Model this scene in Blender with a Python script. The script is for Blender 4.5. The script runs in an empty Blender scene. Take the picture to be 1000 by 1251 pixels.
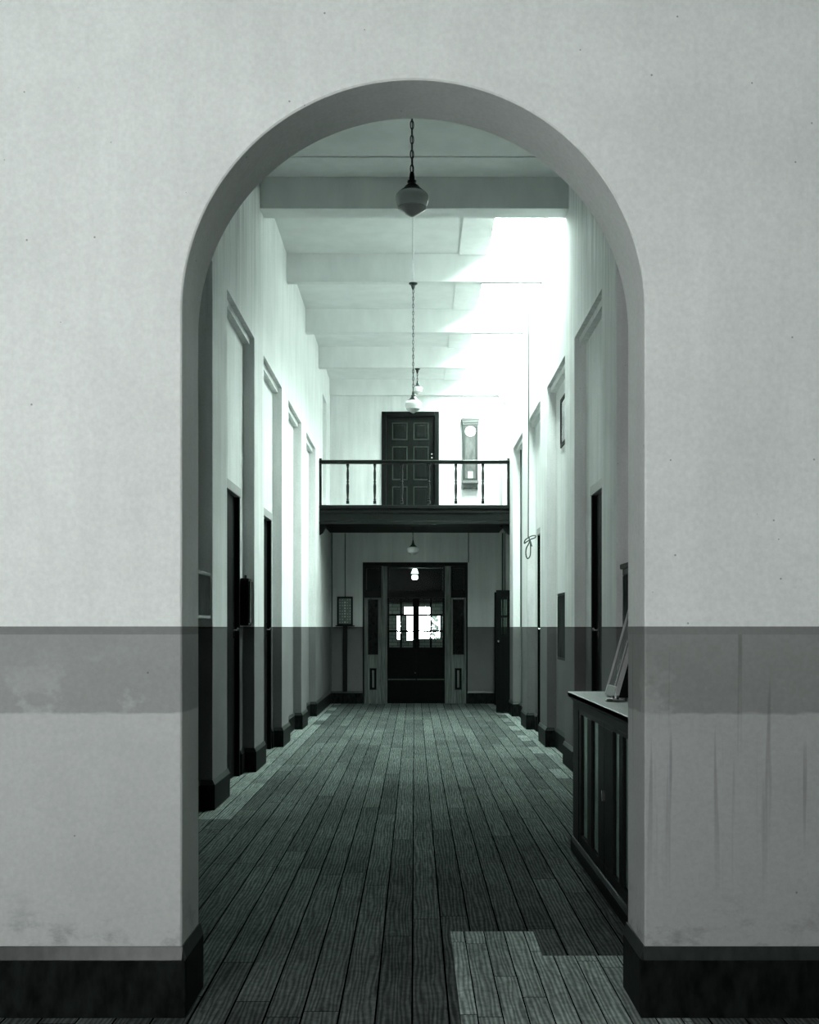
import bpy, bmesh, math, random
from mathutils import Vector
random.seed(7)
PI = math.pi
SC = bpy.context.scene
COL = SC.collection
F, VX, VY, EYE = 1490.0, 506.0, 766.0, 1.45

# ------------------------------------------------------------------ materials
class G:
    """tiny node-graph helper"""
    def __init__(s, name):
        s.m = bpy.data.materials.new(name); s.m.use_nodes = True
        s.nt = s.m.node_tree; s.b = s.nt.nodes['Principled BSDF']
    def n(s, t, **kw):
        x = s.nt.nodes.new(t)
        for k, v in kw.items(): setattr(x, k, v)
        return x
    def put(s, sock, v):
        if hasattr(v, 'is_linked') or isinstance(v, bpy.types.NodeSocket): s.nt.links.new(v, sock)
        else: sock.default_value = v
    def math(s, op, a, b=None, c=None, clamp=False):
        x = s.n('ShaderNodeMath', operation=op); x.use_clamp = clamp
        for i, v in enumerate((a, b, c)):
            if v is not None: s.put(x.inputs[i], v)
        return x.outputs[0]
    def geo(s):
        if not hasattr(s, '_xyz'):
            g = s.n('ShaderNodeNewGeometry'); q = s.n('ShaderNodeSeparateXYZ')
            s.nt.links.new(g.outputs['Position'], q.inputs[0]); s._pos = g.outputs['Position']; s._xyz = q.outputs
        return s._xyz
    def comb(s, x, y, z):
        c = s.n('ShaderNodeCombineXYZ')
        for i, v in enumerate((x, y, z)): s.put(c.inputs[i], v)
        return c.outputs[0]
    def noise(s, vec, scale=1.0, detail=3.0, rough=.55):
        x = s.n('ShaderNodeTexNoise'); s.put(x.inputs['Vector'], vec)
        x.inputs['Scale'].default_value = scale; x.inputs['Detail'].default_value = detail
        x.inputs['Roughness'].default_value = rough
        return x.outputs['Fac']
    def stretch(s, sx, sy, sz):
        s.geo(); m = s.n('ShaderNodeMapping'); s.put(m.inputs['Vector'], s._pos)
        m.inputs['Scale'].default_value = (sx, sy, sz); return m.outputs[0]
    def ramp(s, v, a, b, lo=0.0, hi=1.0):
        x = s.n('ShaderNodeMapRange'); x.clamp = True
        for i, q in enumerate((v, a, b, lo, hi)): s.put(x.inputs[i], q)
        return x.outputs[0]
    def mixf(s, f, a, b):
        x = s.n('ShaderNodeMix', data_type='FLOAT'); s.put(x.inputs[0], f); s.put(x.inputs[2], a); s.put(x.inputs[3], b)
        return x.outputs[0]
    def tint(s, v, t):
        """grey value -> toned print colour"""
        return s.comb(s.math('MULTIPLY', v, t[0]), s.math('MULTIPLY', v, t[1]), s.math('MULTIPLY', v, t[2]))
    def color(s, c): s.put(s.b.inputs['Base Color'], c)
    def bump(s, h, dist=.01, strength=.5):
        x = s.n('ShaderNodeBump'); x.inputs['Distance'].default_value = dist; x.inputs['Strength'].default_value = strength
        s.put(x.inputs['Height'], h); s.nt.links.new(x.outputs[0], s.b.inputs['Normal'])

TL = (.991, 1.0, .996)     # light tones
TD = (.78, 1.0, .90)      # dark tones

def simple(name, val, rough=.5, t=TD, vary=.12, metal=0.0, nscale=30, spec=.5, coat=0.0):
    g = G(name)
    nz = g.noise(g.stretch(1, 1, .4), nscale, 3)
    g.color(g.tint(g.math('MULTIPLY', g.ramp(nz, .3, .7, 1 - vary, 1 + vary), val), t))
    g.b.inputs['Roughness'].default_value = rough; g.b.inputs['Metallic'].default_value = metal
    g.b.inputs['Specular IOR Level'].default_value = spec; g.b.inputs['Coat Weight'].default_value = coat
    return g.m

def wood(name, val, rough=.3, t=TD, vary=.35, axis='z', spec=.5):
    g = G(name)
    sc = {'z': (40, 40, 2.5), 'x': (2.5, 40, 40), 'y': (40, 2.5, 40)}[axis]
    nz = g.noise(g.stretch(*sc), 1, 4, .6)
    g.color(g.tint(g.math('MULTIPLY', g.ramp(nz, .3, .7, 1 - vary, 1 + vary), val), t))
    g.b.inputs['Roughness'].default_value = rough; g.b.inputs['Specular IOR Level'].default_value = spec
    g.bump(nz, .002, .3)
    return g.m

def plaster(name, up, dado, front=False):
    g = G(name); X, Y, Z = g.geo()
    streak = g.noise(g.stretch(7, 7, .55), 1, 4, .6)
    blot = g.noise(g.stretch(1.1, 1.1, 1.3), 1, 5, .6)
    fine = g.noise(g.stretch(1, 1, 1), 60, 2)
    v = g.math('MULTIPLY', g.ramp(streak, .3, .72, .84 if not front else .97, 1.05), up)
    v = g.math('MULTIPLY', v, g.ramp(blot, .3, .7, .90, 1.04))
    if not front:
        # scuffed dirty streaks on the upper wall
        dirt = g.noise(g.stretch(16, 16, .9), 1, 5, .7)
        near = g.ramp(Y, 14.5, 10.0, 0, 1)
        hi = g.ramp(Z, 3.6, 5.0, 0, 1)
        k = g.math('MULTIPLY', g.math('MULTIPLY', near, hi), g.ramp(dirt,   .48, .70, 0, .6))
        v = g.math('MULTIPLY', v, g.math('SUBTRACT', 1, k))
    d = g.math('MULTIPLY', g.ramp(blot, .3, .7, .88, 1.1), dado)
    if front:
        d = g.math('MULTIPLY', d, g.mixf(g.ramp(X, .2, .6, 0, 1), 1.0, .8))  # right side darkened in the colour, for staining and its dimmer light
        # old darker coat of paint under the band, lighter tone lower down, brushed edge between them
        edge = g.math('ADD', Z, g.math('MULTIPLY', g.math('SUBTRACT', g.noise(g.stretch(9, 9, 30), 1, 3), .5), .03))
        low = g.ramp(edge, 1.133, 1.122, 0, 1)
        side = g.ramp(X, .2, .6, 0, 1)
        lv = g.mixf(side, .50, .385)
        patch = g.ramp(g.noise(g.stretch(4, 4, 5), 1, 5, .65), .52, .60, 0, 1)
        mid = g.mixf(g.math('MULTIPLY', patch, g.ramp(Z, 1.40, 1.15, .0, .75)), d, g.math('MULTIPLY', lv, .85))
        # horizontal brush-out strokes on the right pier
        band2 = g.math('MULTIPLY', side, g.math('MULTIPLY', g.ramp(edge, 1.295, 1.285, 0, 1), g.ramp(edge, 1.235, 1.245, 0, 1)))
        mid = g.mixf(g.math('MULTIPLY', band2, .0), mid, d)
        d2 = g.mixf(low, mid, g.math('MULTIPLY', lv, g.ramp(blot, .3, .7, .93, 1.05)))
        drip = g.math('MULTIPLY', side, g.math('MULTIPLY', g.ramp(g.noise(g.stretch(26, 26, .8), 1, 2), .60, .68, 0, .3), g.ramp(Z, .4, .9, 0, 1)))
        grime = g.math('MULTIPLY', g.ramp(Z, .50, .27, 0, 1), g.ramp(g.noise(g.stretch(5, 5, 8), 1, 5, .7), .52, .66, 0, .35))
        d = g.math('MULTIPLY', d2, g.math('SUBTRACT', 1, g.math('MAXIMUM', drip, grime)))
    below = g.math('LESS_THAN', Z, 1.452)
    v = g.mixf(below, v, d)
    bandm = g.math('MULTIPLY', below, g.math('GREATER_THAN', Z, 1.422 if front else 1.437))
    v = g.mixf(bandm, v, dado * (.68 if front else .8))
    # pinholes and specks
    vo = g.n('ShaderNodeTexVoronoi'); g.put(vo.inputs['Vector'], g.stretch(1, 1, 1)); vo.inputs['Scale'].default_value = 9
    speck = g.math('LESS_THAN', vo.outputs['Distance'], .035)
    v = g.mixf(g.math('MULTIPLY', speck, .55), v, .05)
    v = g.math('MULTIPLY', v, g.ramp(fine, .25, .75, .93, 1.05))
    g.color(g.tint(v, (.945, 1.0, .972) if front else TL)); g.b.inputs['Roughness'].default_value = .75
    g.b.inputs['Specular IOR Level'].default_value = .1
    g.bump(g.math('ADD', blot, g.math('MULTIPLY', fine, .15)), .02, .12)
    return g.m

def floor_mat():
    g = G('old_floorboards'); X, Y, Z = g.geo()
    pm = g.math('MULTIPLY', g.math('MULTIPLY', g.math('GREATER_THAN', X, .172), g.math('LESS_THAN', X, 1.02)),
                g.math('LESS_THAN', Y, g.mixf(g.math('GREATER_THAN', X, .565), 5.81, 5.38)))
    x = g.math('ADD', X, 10.013)
    w = g.mixf(pm, .137, .094)
    u = g.math('DIVIDE', x, w)
    iu = g.math('FLOOR', u); fu = g.math('FRACT', u)
    wn = g.n('ShaderNodeTexWhiteNoise', noise_dimensions='1D'); g.put(wn.inputs['W'], iu)
    r1 = wn.outputs['Value']
    L = g.mixf(pm, 2.6, 1.05)
    vv = g.math('DIVIDE', g.math('ADD', Y, g.math('MULTIPLY', r1, 7.3)), L)
    iv = g.math('FLOOR', vv); fv = g.math('FRACT', vv)
    wn2 = g.n('ShaderNodeTexWhiteNoise', noise_dimensions='2D'); g.put(wn2.inputs['Vector'], g.comb(iu, iv, 0.0))
    r2 = wn2.outputs['Value']
    gap = g.math('ADD', g.math('LESS_THAN', fu, .055), g.math('LESS_THAN', g.math('MULTIPLY', fv, L), .006), clamp=True)
    off = g.math('MULTIPLY', r2, 37.0)
    ex = g.math('ADD', X, off)
    grain = g.noise(g.comb(g.math('MULTIPLY', ex, 70), g.math('MULTIPLY', Y, 3.2), 0.0), 1, 5, .7)
    cross = g.noise(g.comb(g.math('MULTIPLY', ex, 30), g.math('MULTIPLY', Y, 26), 0.0), 1, 3, .6)
    wv = g.n('ShaderNodeTexWave', wave_type='BANDS', bands_direction='X'); g.put(wv.inputs['Vector'], g.comb(g.math('MULTIPLY', ex, 12), g.math('MULTIPLY', Y, 1.1), 0.0))
    wv.inputs['Scale'].default_value = 1.4; wv.inputs['Distortion'].default_value = 9; wv.inputs['Detail'].default_value = 2
    wear = g.noise(g.stretch(1.3, .8, 1), 1, 4, .6)
    t = g.math('MULTIPLY', g.ramp(grain, .3, .7, .62, 1.36), g.ramp(cross, .3, .7, .72, 1.26))
    t = g.math('MULTIPLY', t, g.ramp(wv.outputs['Fac'], 0, 1, .60, 1.3))
    t = g.math('MULTIPLY', t, g.ramp(r2, 0, 1, .78, 1.22))
    t = g.math('MULTIPLY', t, g.ramp(wear, .3, .7, .75, 1.25))
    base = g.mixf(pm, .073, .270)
    # pale scrubbed strips along the skirtings
    ax = g.math('ABSOLUTE', g.math('SUBTRACT', g.math('MULTIPLY', g.math('ADD', iu, .5), .137), 10.013))
    wq = g.n('ShaderNodeTexWhiteNoise', noise_dimensions='2D'); g.put(wq.inputs['Vector'], g.comb(iu, g.math('FLOOR', g.math('MULTIPLY', g.math('ADD', Y, g.math('MULTIPLY', r1, 2)), 1.3)), 3.0))
    pale = g.math('MULTIPLY', g.math('GREATER_THAN', g.math('ADD', ax, g.math('MULTIPLY', wq.outputs['Value'], .14)), 1.50), g.math('GREATER_THAN', Y, 9.2))
    base = g.mixf(pale, base, .15)
    t = g.math('MULTIPLY', t, base)
    t = g.mixf(gap, t, .0008)
    g.color(g.tint(t, (.86, 1.0, .95)))
    g.put(g.b.inputs['Roughness'], g.ramp(grain, .3, .7, .62, .42)); g.b.inputs['Specular IOR Level'].default_value = .0
    g.bump(g.math('ADD', grain, cross), .002, .5)
    return g.m

def brick_mat():
    g = G('porch_brick'); X, Y, Z = g.geo()
    b = g.n('ShaderNodeTexBrick'); g.put(b.inputs['Vector'], g.comb(g.math('ADD', X, Y), Z, 0.0))
    b.inputs['Scale'].default_value = 1; b.inputs['Brick Width'].default_value = .23; b.inputs['Row Height'].default_value = .075
    b.inputs['Mortar Size'].default_value = .006
    b.inputs['Color1'].default_value = (.12, .145, .135, 1); b.inputs['Color2'].default_value = (.20, .24, .22, 1)
    b.inputs['Mortar'].default_value = (.02, .026, .023, 1)
    g.color(b.outputs['Color']); g.b.inputs['Roughness'].default_value = .85
    return g.m

def glass_mat(name, tr=.92, rough=.03, tintc=(.9, 1, .96), ior=1.5):
    m = bpy.data.materials.new(name); m.use_nodes = True; nt = m.node_tree; nt.nodes.clear()
    o = nt.nodes.new('ShaderNodeOutputMaterial'); mx = nt.nodes.new('ShaderNodeMixShader')
    t = nt.nodes.new('ShaderNodeBsdfTransparent'); gl = nt.nodes.new('ShaderNodeBsdfGlossy'); fr = nt.nodes.new('ShaderNodeFresnel')
    fr.inputs[0].default_value = ior
    t.inputs[0].default_value = (tintc[0] * tr, tintc[1] * tr, tintc[2] * tr, 1); gl.inputs['Roughness'].default_value = rough
    ge = nt.nodes.new('ShaderNodeNewGeometry'); mu = nt.nodes.new('ShaderNodeMath'); mu.operation = 'SUBTRACT'; mu.inputs[0].default_value = 1
    nt.links.new(ge.outputs['Backfacing'], mu.inputs[1]); m2 = nt.nodes.new('ShaderNodeMath'); m2.operation = 'MULTIPLY'
    nt.links.new(fr.outputs[0], m2.inputs[0]); nt.links.new(mu.outputs[0], m2.inputs[1]); nt.links.new(m2.outputs[0], mx.inputs[0]); nt.links.new(t.outputs[0], mx.inputs[1]); nt.links.new(gl.outputs[0], mx.inputs[2])
    nt.links.new(mx.outputs[0], o.inputs[0]); return m

def emit_mat(name, c, s):
    m = bpy.data.materials.new(name); m.use_nodes = True; nt = m.node_tree; b = nt.nodes['Principled BSDF']
    b.inputs['Base Color'].default_value = (.8, .85, .83, 1)
    b.inputs['Emission Color'].default_value = (*c, 1); b.inputs['Emission Strength'].default_value = s; return m

M = {}
M['wall'] = plaster('limewashed_plaster', .78, .125)
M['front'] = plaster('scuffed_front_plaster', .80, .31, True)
M['ceil'] = simple('painted_ceiling', .76, .7, TL, .05, nscale=4, spec=.2)
M['board'] = simple('painted_ceiling_board', .78, .6, TL, .05, nscale=6, spec=.2)
M['beam'] = simple('painted_beam', .72, .6, TL, .06, nscale=5, spec=.2)
M['skirt'] = simple('dark_skirting_paint', .009, .45, TD, .6, nscale=24, spec=.02)
M['skirtcap'] = simple('skirting_cap_paint', .022, .35, TD, .4, nscale=20, spec=.2)
M['floor'] = floor_mat()
M['dark'] = wood('dark_stained_wood', .008, .4, spec=.12)
M['darkx'] = wood('dark_stained_wood_across', .007, .4, axis='x', spec=.10)
M['black'] = simple('black_gloss_paint', .005, .45, spec=.02)
M['door'] = wood('dark_door_paint', .006, .45, spec=.06)
M['mould'] = wood('door_moulding_paint', .035, .4, spec=.15)
M['varn'] = wood('worn_varnished_wood', .11, .16, (.88, 1, .94), vary=.45, spec=.6)
M['trim'] = simple('grey_frame_paint', .30, .45, TL, .08)
M['iron'] = simple('black_iron', .012, .4, metal=.0)
M['bronze'] = simple('bronzed_metal', .03, .3, metal=.4)
M['brass'] = simple('worn_brass', .5, .22, TL, .1, metal=1.0)
M['opal'] = simple('opal_glass', .82, .08, TL, .02, spec=.8)
M['opal2'] = simple('frosted_cut_glass', .55, .12, TL, .05, spec=.8)
M['glass'] = glass_mat('window_glass')
M['skyglass'] = glass_mat('rooflight_glass', .97, .1)
M['obscured'] = glass_mat('added_gallery_window_glass', .27, .3)  # low transmission holds down the light of the added gallery window
M['darkglass'] = simple('glass_over_dark_wood', .008, .12, spec=.25)
M['lining'] = simple('grey_paper_lining', .50, .7, TL, .25, nscale=9)
M['cabtop'] = wood('cabinet_top_wood', .16, .35, (.88, 1, .94), .25, 'y', spec=.25)
M['cab'] = wood('cabinet_wood', .006, .4, spec=.06)
M['paper'] = simple('white_paper', .75, .6, TL, .04)
M['dial'] = simple('white_enamel_dial', .85, .3, TL, .01)
M['clock'] = wood('clock_case_wood', .028, .35, TD, .3)
M['clocklight'] = wood('clock_pale_moulding', .12, .4, TL, .15, 'x')
M['clockdark'] = wood('clock_dark_base', .015, .35, TD, .3, 'x')
M['clockback'] = simple('clock_back_panel', .08, .5, TL, .35, nscale=22)
M['conduit'] = simple('painted_conduit', .10, .5)
M['conduitw'] = simple('white_painted_conduit', .62, .5, TL, .1)
M['rope'] = simple('dark_cord', .06, .8)
M['brick'] = brick_mat()
M['indicator'] = simple('indicator_board_face', .17, .4)
M['pale'] = simple('pale_enamel', .6, .4, TL, .1)
M['picture'] = simple('dark_print_behind_glass', .012, .7, vary=.95, nscale=7, spec=.02)
M['shrub'] = simple('shrub_leaves', .02, .8)
M['stone'] = simple('yard_stone', .2, .8)
M['lampglow'] = emit_mat('lit_lamp_glass', (.97, 1, .98), 2.6)

# ------------------------------------------------------------------ mesh builder
class MB:
    def __init__(s): s.v = []; s.f = []
    def box(s, x0, x1, y0, y1, z0, z1):
        x0, x1 = sorted((x0, x1)); y0, y1 = sorted((y0, y1)); z0, z1 = sorted((z0, z1))
        n = len(s.v)
        s.v += [(x0, y0, z0), (x1, y0, z0), (x1, y1, z0), (x0, y1, z0), (x0, y0, z1), (x1, y0, z1), (x1, y1, z1), (x0, y1, z1)]
        s.f += [tuple(n + i for i in q) for q in ((3, 2, 1, 0), (4, 5, 6, 7), (0, 1, 5, 4), (1, 2, 6, 5), (2, 3, 7, 6), (3, 0, 4, 7))]
        return s
    def prism(s, pts, axis, a0, a1):
        """polygon pts extruded along an axis; pts are the two other coordinates in xyz order"""
        def P(p, a):
            if axis == 'x': return (a, p[0], p[1])
            if axis == 'y': return (p[0], a, p[1])
            return (p[0], p[1], a)
        n = len(s.v); k = len(pts)
        s.v += [P(p, a0) for p in pts] + [P(p, a1) for p in pts]
        s.f += [tuple(n + i for i in range(k))[::-1], tuple(n + k + i for i in range(k))]
        for i in range(k):
            j = (i + 1) % k
            s.f.append((n + i, n + j, n + k + j, n + k + i))
        return s
    def lathe(s, prof, cx, cy, cz, seg=28):
        n = len(s.v)
        for r, z in prof:
            for i in range(seg):
                a = 2 * PI * i / seg; s.v.append((cx + r * math.cos(a), cy + r * math.sin(a), cz + z))
        for k in range(len(prof) - 1):
            for i in range(seg):
                j = (i + 1) % seg
                s.f.append((n + k * seg + i, n + k * seg + j, n + (k + 1) * seg + j, n + (k + 1) * seg + i))
        s.f.append(tuple(n + i for i in range(seg))[::-1]); s.f.append(tuple(n + (len(prof) - 1) * seg + i for i in range(seg)))
        return s
    def tube(s, pts, r, seg=8, closed=False):
        pts = [Vector(p) for p in pts]; N = len(pts); n = len(s.v); prev = None
        for i, p in enumerate(pts):
            if closed: d = pts[(i + 1) % N] - pts[i - 1]
            else: d = pts[min(i + 1, N - 1)] - pts[max(i - 1, 0)]
            d.normalize()
            if prev is None:
                up = Vector((0, 0, 1)) if abs(d.z) < .9 else Vector((0, 1, 0)); a = d.cross(up).normalized()
            else:
                a = (prev - d * prev.dot(d)).normalized()
            prev = a; b = d.cross(a)
            for k in range(seg):
                t = 2 * PI * k / seg; s.v.append(tuple(p + a * math.cos(t) * r + b * math.sin(t) * r))
        for i in range(N if closed else N - 1):
            j = (i + 1) % N
            for k in range(seg):
                l = (k + 1) % seg
                s.f.append((n + i * seg + k, n + i * seg + l, n + j * seg + l, n + j * seg + k))
        if not closed:
            s.f.append(tuple(n + k for k in range(seg))[::-1]); s.f.append(tuple(n + (N - 1) * seg + k for k in range(seg)))
        return s
    def build(s, name, mat, parent=None, bevel=0.0, smooth=False, xf=None):
        me = bpy.data.meshes.new(name); v = s.v
        if xf: v = [tuple(xf @ Vector(p)) for p in v]
        off = parent_world(parent) if parent else Vector((0, 0, 0))
        me.from_pydata([tuple(Vector(p) - off) for p in v], [], s.f)
        bm = bmesh.new(); bm.from_mesh(me); bmesh.ops.recalc_face_normals(bm, faces=bm.faces); bm.to_mesh(me); bm.free()
        me.materials.append(M[mat] if isinstance(mat, str) else mat)
        if smooth:
            for p in me.polygons: p.use_smooth = True
            me.set_sharp_from_angle(angle=math.radians(38))
        o = bpy.data.objects.new(name, me); COL.objects.link(o)
        if parent: o.parent = parent
        if bevel:
            b = o.modifiers.new('bevel', 'BEVEL'); b.width = bevel; b.segments = 2; b.limit_method = 'ANGLE'
        return o

def parent_world(p):
    v = Vector((0, 0, 0))
    while p: v += p.location; p = p.parent
    return v
def thing(name, label, cat, loc, group=None):
    o = bpy.data.objects.new(name, None); o.empty_display_size = .1; COL.objects.link(o); o.location = loc
    return tag(o, label, cat, group)
def tag(o, label, cat, group=None):
    o['label'] = label; o['category'] = cat
    if group: o['group'] = group
    return o
def struct(o): o['kind'] = 'structure'; return o
def sroot(name, loc):
    o = bpy.data.objects.new(name, None); o.empty_display_size = .1; COL.objects.link(o); o.location = loc; return struct(o)

# ------------------------------------------------------------------ dimensions
W, WB, WS = 1.60, 1.712, 1.90           # pilaster face, niche back, outer seal
NT, CZ, TOP = 4.34, 6.13, 6.45
Y0, YE = 4.89, 23.10
near = lambda k: 10.42 + 2.55 * k
far = lambda k: 12.20 + 2.53 * k
KS = range(-2, 4)
niches = [(near(k), far(k)) for k in KS]
doorsL = {0: (10.62, 11.88), 1: (13.17, 14.50)}
doorsR = {0: (10.50, 11.72), 2: (15.62, 16.84)}
DH = 2.80

# ------------------------------------------------------------------ floor
b = MB(); b.box(-2.9, 2.9, -1.6, 23.35, -.1, 0); struct(b.build('floor', 'floor'))

# ------------------------------------------------------------------ front wall with the round arch
AX, AR, AZ = -.0046, .8613, 2.627
def front_wall():
    b = MB(); N = 72; ch = .006; ya, yb = 4.54, 4.89
    def ring(r, y):
        pts = [(AX - r, y, 0)] + [(AX - r * math.cos(PI * i / N), y, AZ + r * math.sin(PI * i / N)) for i in range(N + 1)] + [(AX + r, y, 0)]
        n = len(b.v); b.v.extend(pts); return n, len(pts)
    n0, K = ring(AR + ch, ya); n1, _ = ring(AR, ya + ch); n2, _ = ring(AR, yb)
    for i in range(K - 1):
        b.f.append((n0 + i, n0 + i + 1, n1 + i + 1, n1 + i)); b.f.append((n1 + i, n1 + i + 1, n2 + i + 1, n2 + i))
    for y, n, r in ((ya, n0, AR + ch), (yb, n2, AR)):
        # columns above the arc
        m = len(b.v); b.v.extend([(b.v[n + i][0], y, TOP) for i in range(1, K - 1)])
        for i in range(1, K - 2): b.f.append((n + i, n + i + 1, m + i, m + i - 1))
        q = len(b.v); b.v.extend([(-2.9, y, 0), (-2.9, y, TOP), (2.9, y, 0), (2.9, y, TOP)])
        b.f.append((q, n, n + 1, m, q + 1)); b.f.append((n + K - 1, q + 2, q + 3, m + K - 3, n + K - 2))
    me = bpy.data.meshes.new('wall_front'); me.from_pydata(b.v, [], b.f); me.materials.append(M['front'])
    me.validate()
    o = bpy.data.objects.new('wall_front', me); COL.objects.link(o); return struct(o)
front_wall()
# front skirting that turns into the opening
b = MB(); c = MB()
for s in (-1, 1):
    xe = AX + s * AR
    b.box(s * 2.9, xe - s * .018, 4.518, 4.54, 0, .215); b.box(xe, xe - s * .018, 4.54, 4.908, 0, .215)
    c.prism([(4.518, .215), (4.54, .215), (4.54, .262), (4.534, .262)], 'x', s * 2.9, xe - s * .004)
    c.prism([(xe - s * .018, .215), (xe, .215), (xe, .262), (xe - s * .005, .262)], 'y', 4.534, 4.908)
bs = struct(b.build('baseboard_front', 'skirt', bevel=.004)); c.build('baseboard_cap', 'skirtcap', bs)

# hall the photographer stands in (behind and beside the frame)
b = MB(); b.box(-2.9, -2.65, -1.6, 4.54, 0, 4.3); struct(b.build('wall_hall_left', 'wall'))
b = MB(); b.box(2.65, 2.9, -1.6, 4.54, 0, 4.3); struct(b.build('wall_hall_right', 'wall'))
wx0, wx1, wz0, wz1 = -2.5, -1.6, 1.6, 2.75  # unseen window, placed and sized to set the brightness of the front wall
b = MB(); b.box(-2.65, wx0, -1.6, -1.4, 0, 4.3); b.box(wx1, 2.65, -1.6, -1.4, 0, 4.3); b.box(wx0, wx1, -1.6, -1.4, 0, wz0); b.box(wx0, wx1, -1.6, -1.4, wz1, 4.3)
struct(b.build('wall_hall_back', 'wall'))
b = MB(); b.box(-2.9, 2.9, -1.6, 4.54, 4.3, 4.5); struct(b.build('ceiling_hall', 'ceil'))
b = MB()
for x in (wx0, wx0 + .425, wx1 - .05): b.box(x, x + .05, -1.55, -1.48, wz0, wz1)
for z in (wz0, 2.15, wz1 - .05): b.box(wx0, wx1, -1.55, -1.48, z, z + .05)
struct(b.build('window_1', 'trim'))  # frame of the added unseen hall window

# ------------------------------------------------------------------ corridor side walls
def side_wall(s, doors, name):
    b = MB()
    B = lambda x0, x1, y0, y1, z0, z1: b.box(s * x0, s * x1, y0, y1, z0, z1)
    edges = [Y0]
    for a, c in niches: edges += [a, c]
    edges.append(20.45 if s > 0 else YE)
    for i in range(0, len(edges), 2): B(W, WB, edges[i], edges[i + 1], 0, NT)                 # pilasters
    # upper band, with the small doorway beside the gallery door
    g0, g1, gz0, gz1 = 21.3, 22.2, 3.5, 5.53
    B(W, WB, Y0, 20.45 if s > 0 else YE, NT, TOP) if s > 0 else B(W, WB, Y0, g0, NT, TOP)
    if s > 0:
        B(W, WB, 20.45, g0, 3.23, TOP); B(W, WB, g1, YE, 3.23, TOP); B(W, WB, g0, g1, 3.23, gz0); B(W, WB, g0, g1, gz1, TOP)
    else:
        # cut the doorway out of the plain end stretch
        B(W, WB, g1, YE, NT, TOP); B(W, WB, g0, g1, gz1, TOP)
    # back of the niches with door holes
    if s < 0:
        stops = Y0
        for k, (d0, d1) in sorted(doors.items()):
            B(WB, WS, stops, d0, 0, DH); stops = d1
        B(WB, WS, stops, YE, 0, DH); B(WB, WS, Y0, YE, DH, TOP)
    else:
        stops = Y0
        for k, (d0, d1) in sorted(doors.items()):
            B(WB, WS, stops, d0, 0, DH); stops = d1
        B(WB, WS, stops, 20.45, 0, DH); B(WB, WS, Y0, g0, 3.23, TOP); B(WB, WS, g1, YE, 3.23, TOP); B(WB, WS, g0, g1, 3.23, 3.5); B(WB, WS, g0, g1, gz1, TOP); B(WB, WS, Y0, 20.45, DH, 3.23)
        B(1.80, WS, 20.45, 20.95, 0, 3.23); B(1.80, WS, 22.35, YE, 0, 3.23); B(1.80, WS, 20.95, 22.35, 2.6, 3.23)
    B(WS, WS + .15, Y0, YE, 0, 3.5); B(WS, WS + .15, Y0, g0, 3.5, TOP); B(WS, WS + .15, g1, YE, 3.5, TOP); B(WS, WS + .15, g0, g1, gz1, TOP)
    # stepped head inside each niche
    for a, c in niches: B(W + .049, WB, a, c, 4.278, NT)
    return struct(b.build(name, 'wall'))

# left end stretch needs the doorway, so pilaster box is split there
def side_left():
    b = MB(); s = -1
    B = lambda x0, x1, y0, y1, z0, z1: b.box(s * x0, s * x1, y0, y1, z0, z1)
    edges = [Y0]
    for a, c in niches: edges += [a, c]
    for i in range(0, len(edges) - 1, 2): B(W, WB, edges[i], edges[i + 1], 0, NT)
    g0, g1, gz0, gz1 = 21.3, 22.2, 3.5, 5.53
    B(W, WB, edges[-1], g0, 0, NT); B(W, WB, g1, YE, 0, NT); B(W, WB, g0, g1, 0, gz0)
    B(W, WB, Y0, g0, NT, TOP); B(W, WB, g1, YE, NT, TOP); B(W, WB, g0, g1, gz1, TOP)
    st = Y0
    for k, (d0, d1) in sorted(doorsL.items()): B(WB, WS, st, d0, 0, DH); st = d1
    B(WB, WS, st, YE, 0, DH); B(WB, WS, Y0, YE, DH, TOP); B(WS, WS + .15, Y0, YE, 0, TOP)
    for a, c in niches: B(W + .049, WB, a, c, 4.278, NT)
    return struct(b.build('wall_left', 'wall'))
side_left()
side_wall(1, doorsR, 'wall_right')

def skirting(s, doors, name):
    b = MB(); c = MB(); h, hc, t = .20, .238, .022
    def seg_y(x, y0, y1):       # face parallel to the corridor at |x|
        b.box(s * (x - t), s * x, y0, y1, 0, h)
        c.prism([(s * (x - t), h), (s * x, h), (s * x, hc), (s * (x - .005), hc)], 'y', y0, y1)
    def seg_x(x0, x1, y, d):    # reveal at y, standing out towards d
        b.box(s * x0, s * x1, y, y + d * t, 0, h)
        c.prism([(y, h), (y + d * t, h), (y + d * .005, hc), (y, hc)], 'x', s * x0, s * x1)
    edges = [Y0]
    for a, q in niches: edges += [a, q]
    edges.append(20.45 if s > 0 else YE)
    for i in range(0, len(edges), 2):
        a, q = edges[i], edges[i + 1]
        seg_y(W, a - (t if i else 0), q + (t if i < len(edges) - 2 else 0))
        if i: seg_x(W, WB - t, a, -1)
        if i < len(edges) - 2: seg_x(W, WB - t, q, 1)
    for i, k in enumerate(KS):
        a, q = niches[i]
        if k in doors:
            d0, d1 = doors[k]; seg_y(WB, a + t, d0 - .08); seg_y(WB, d1 + .08, q - t) if d1 + .08 < q - t else None
        else: seg_y(WB, a + t, q - t)
    if s > 0: seg_y(1.80, 22.42, YE)
    o = struct(b.build(name, 'skirt', bevel=.003)); c.build('baseboard_cap', 'skirtcap', o); return o
skirting(-1, doorsL, 'baseboard_left'); skirting(1, doorsR, 'baseboard_right')

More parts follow.
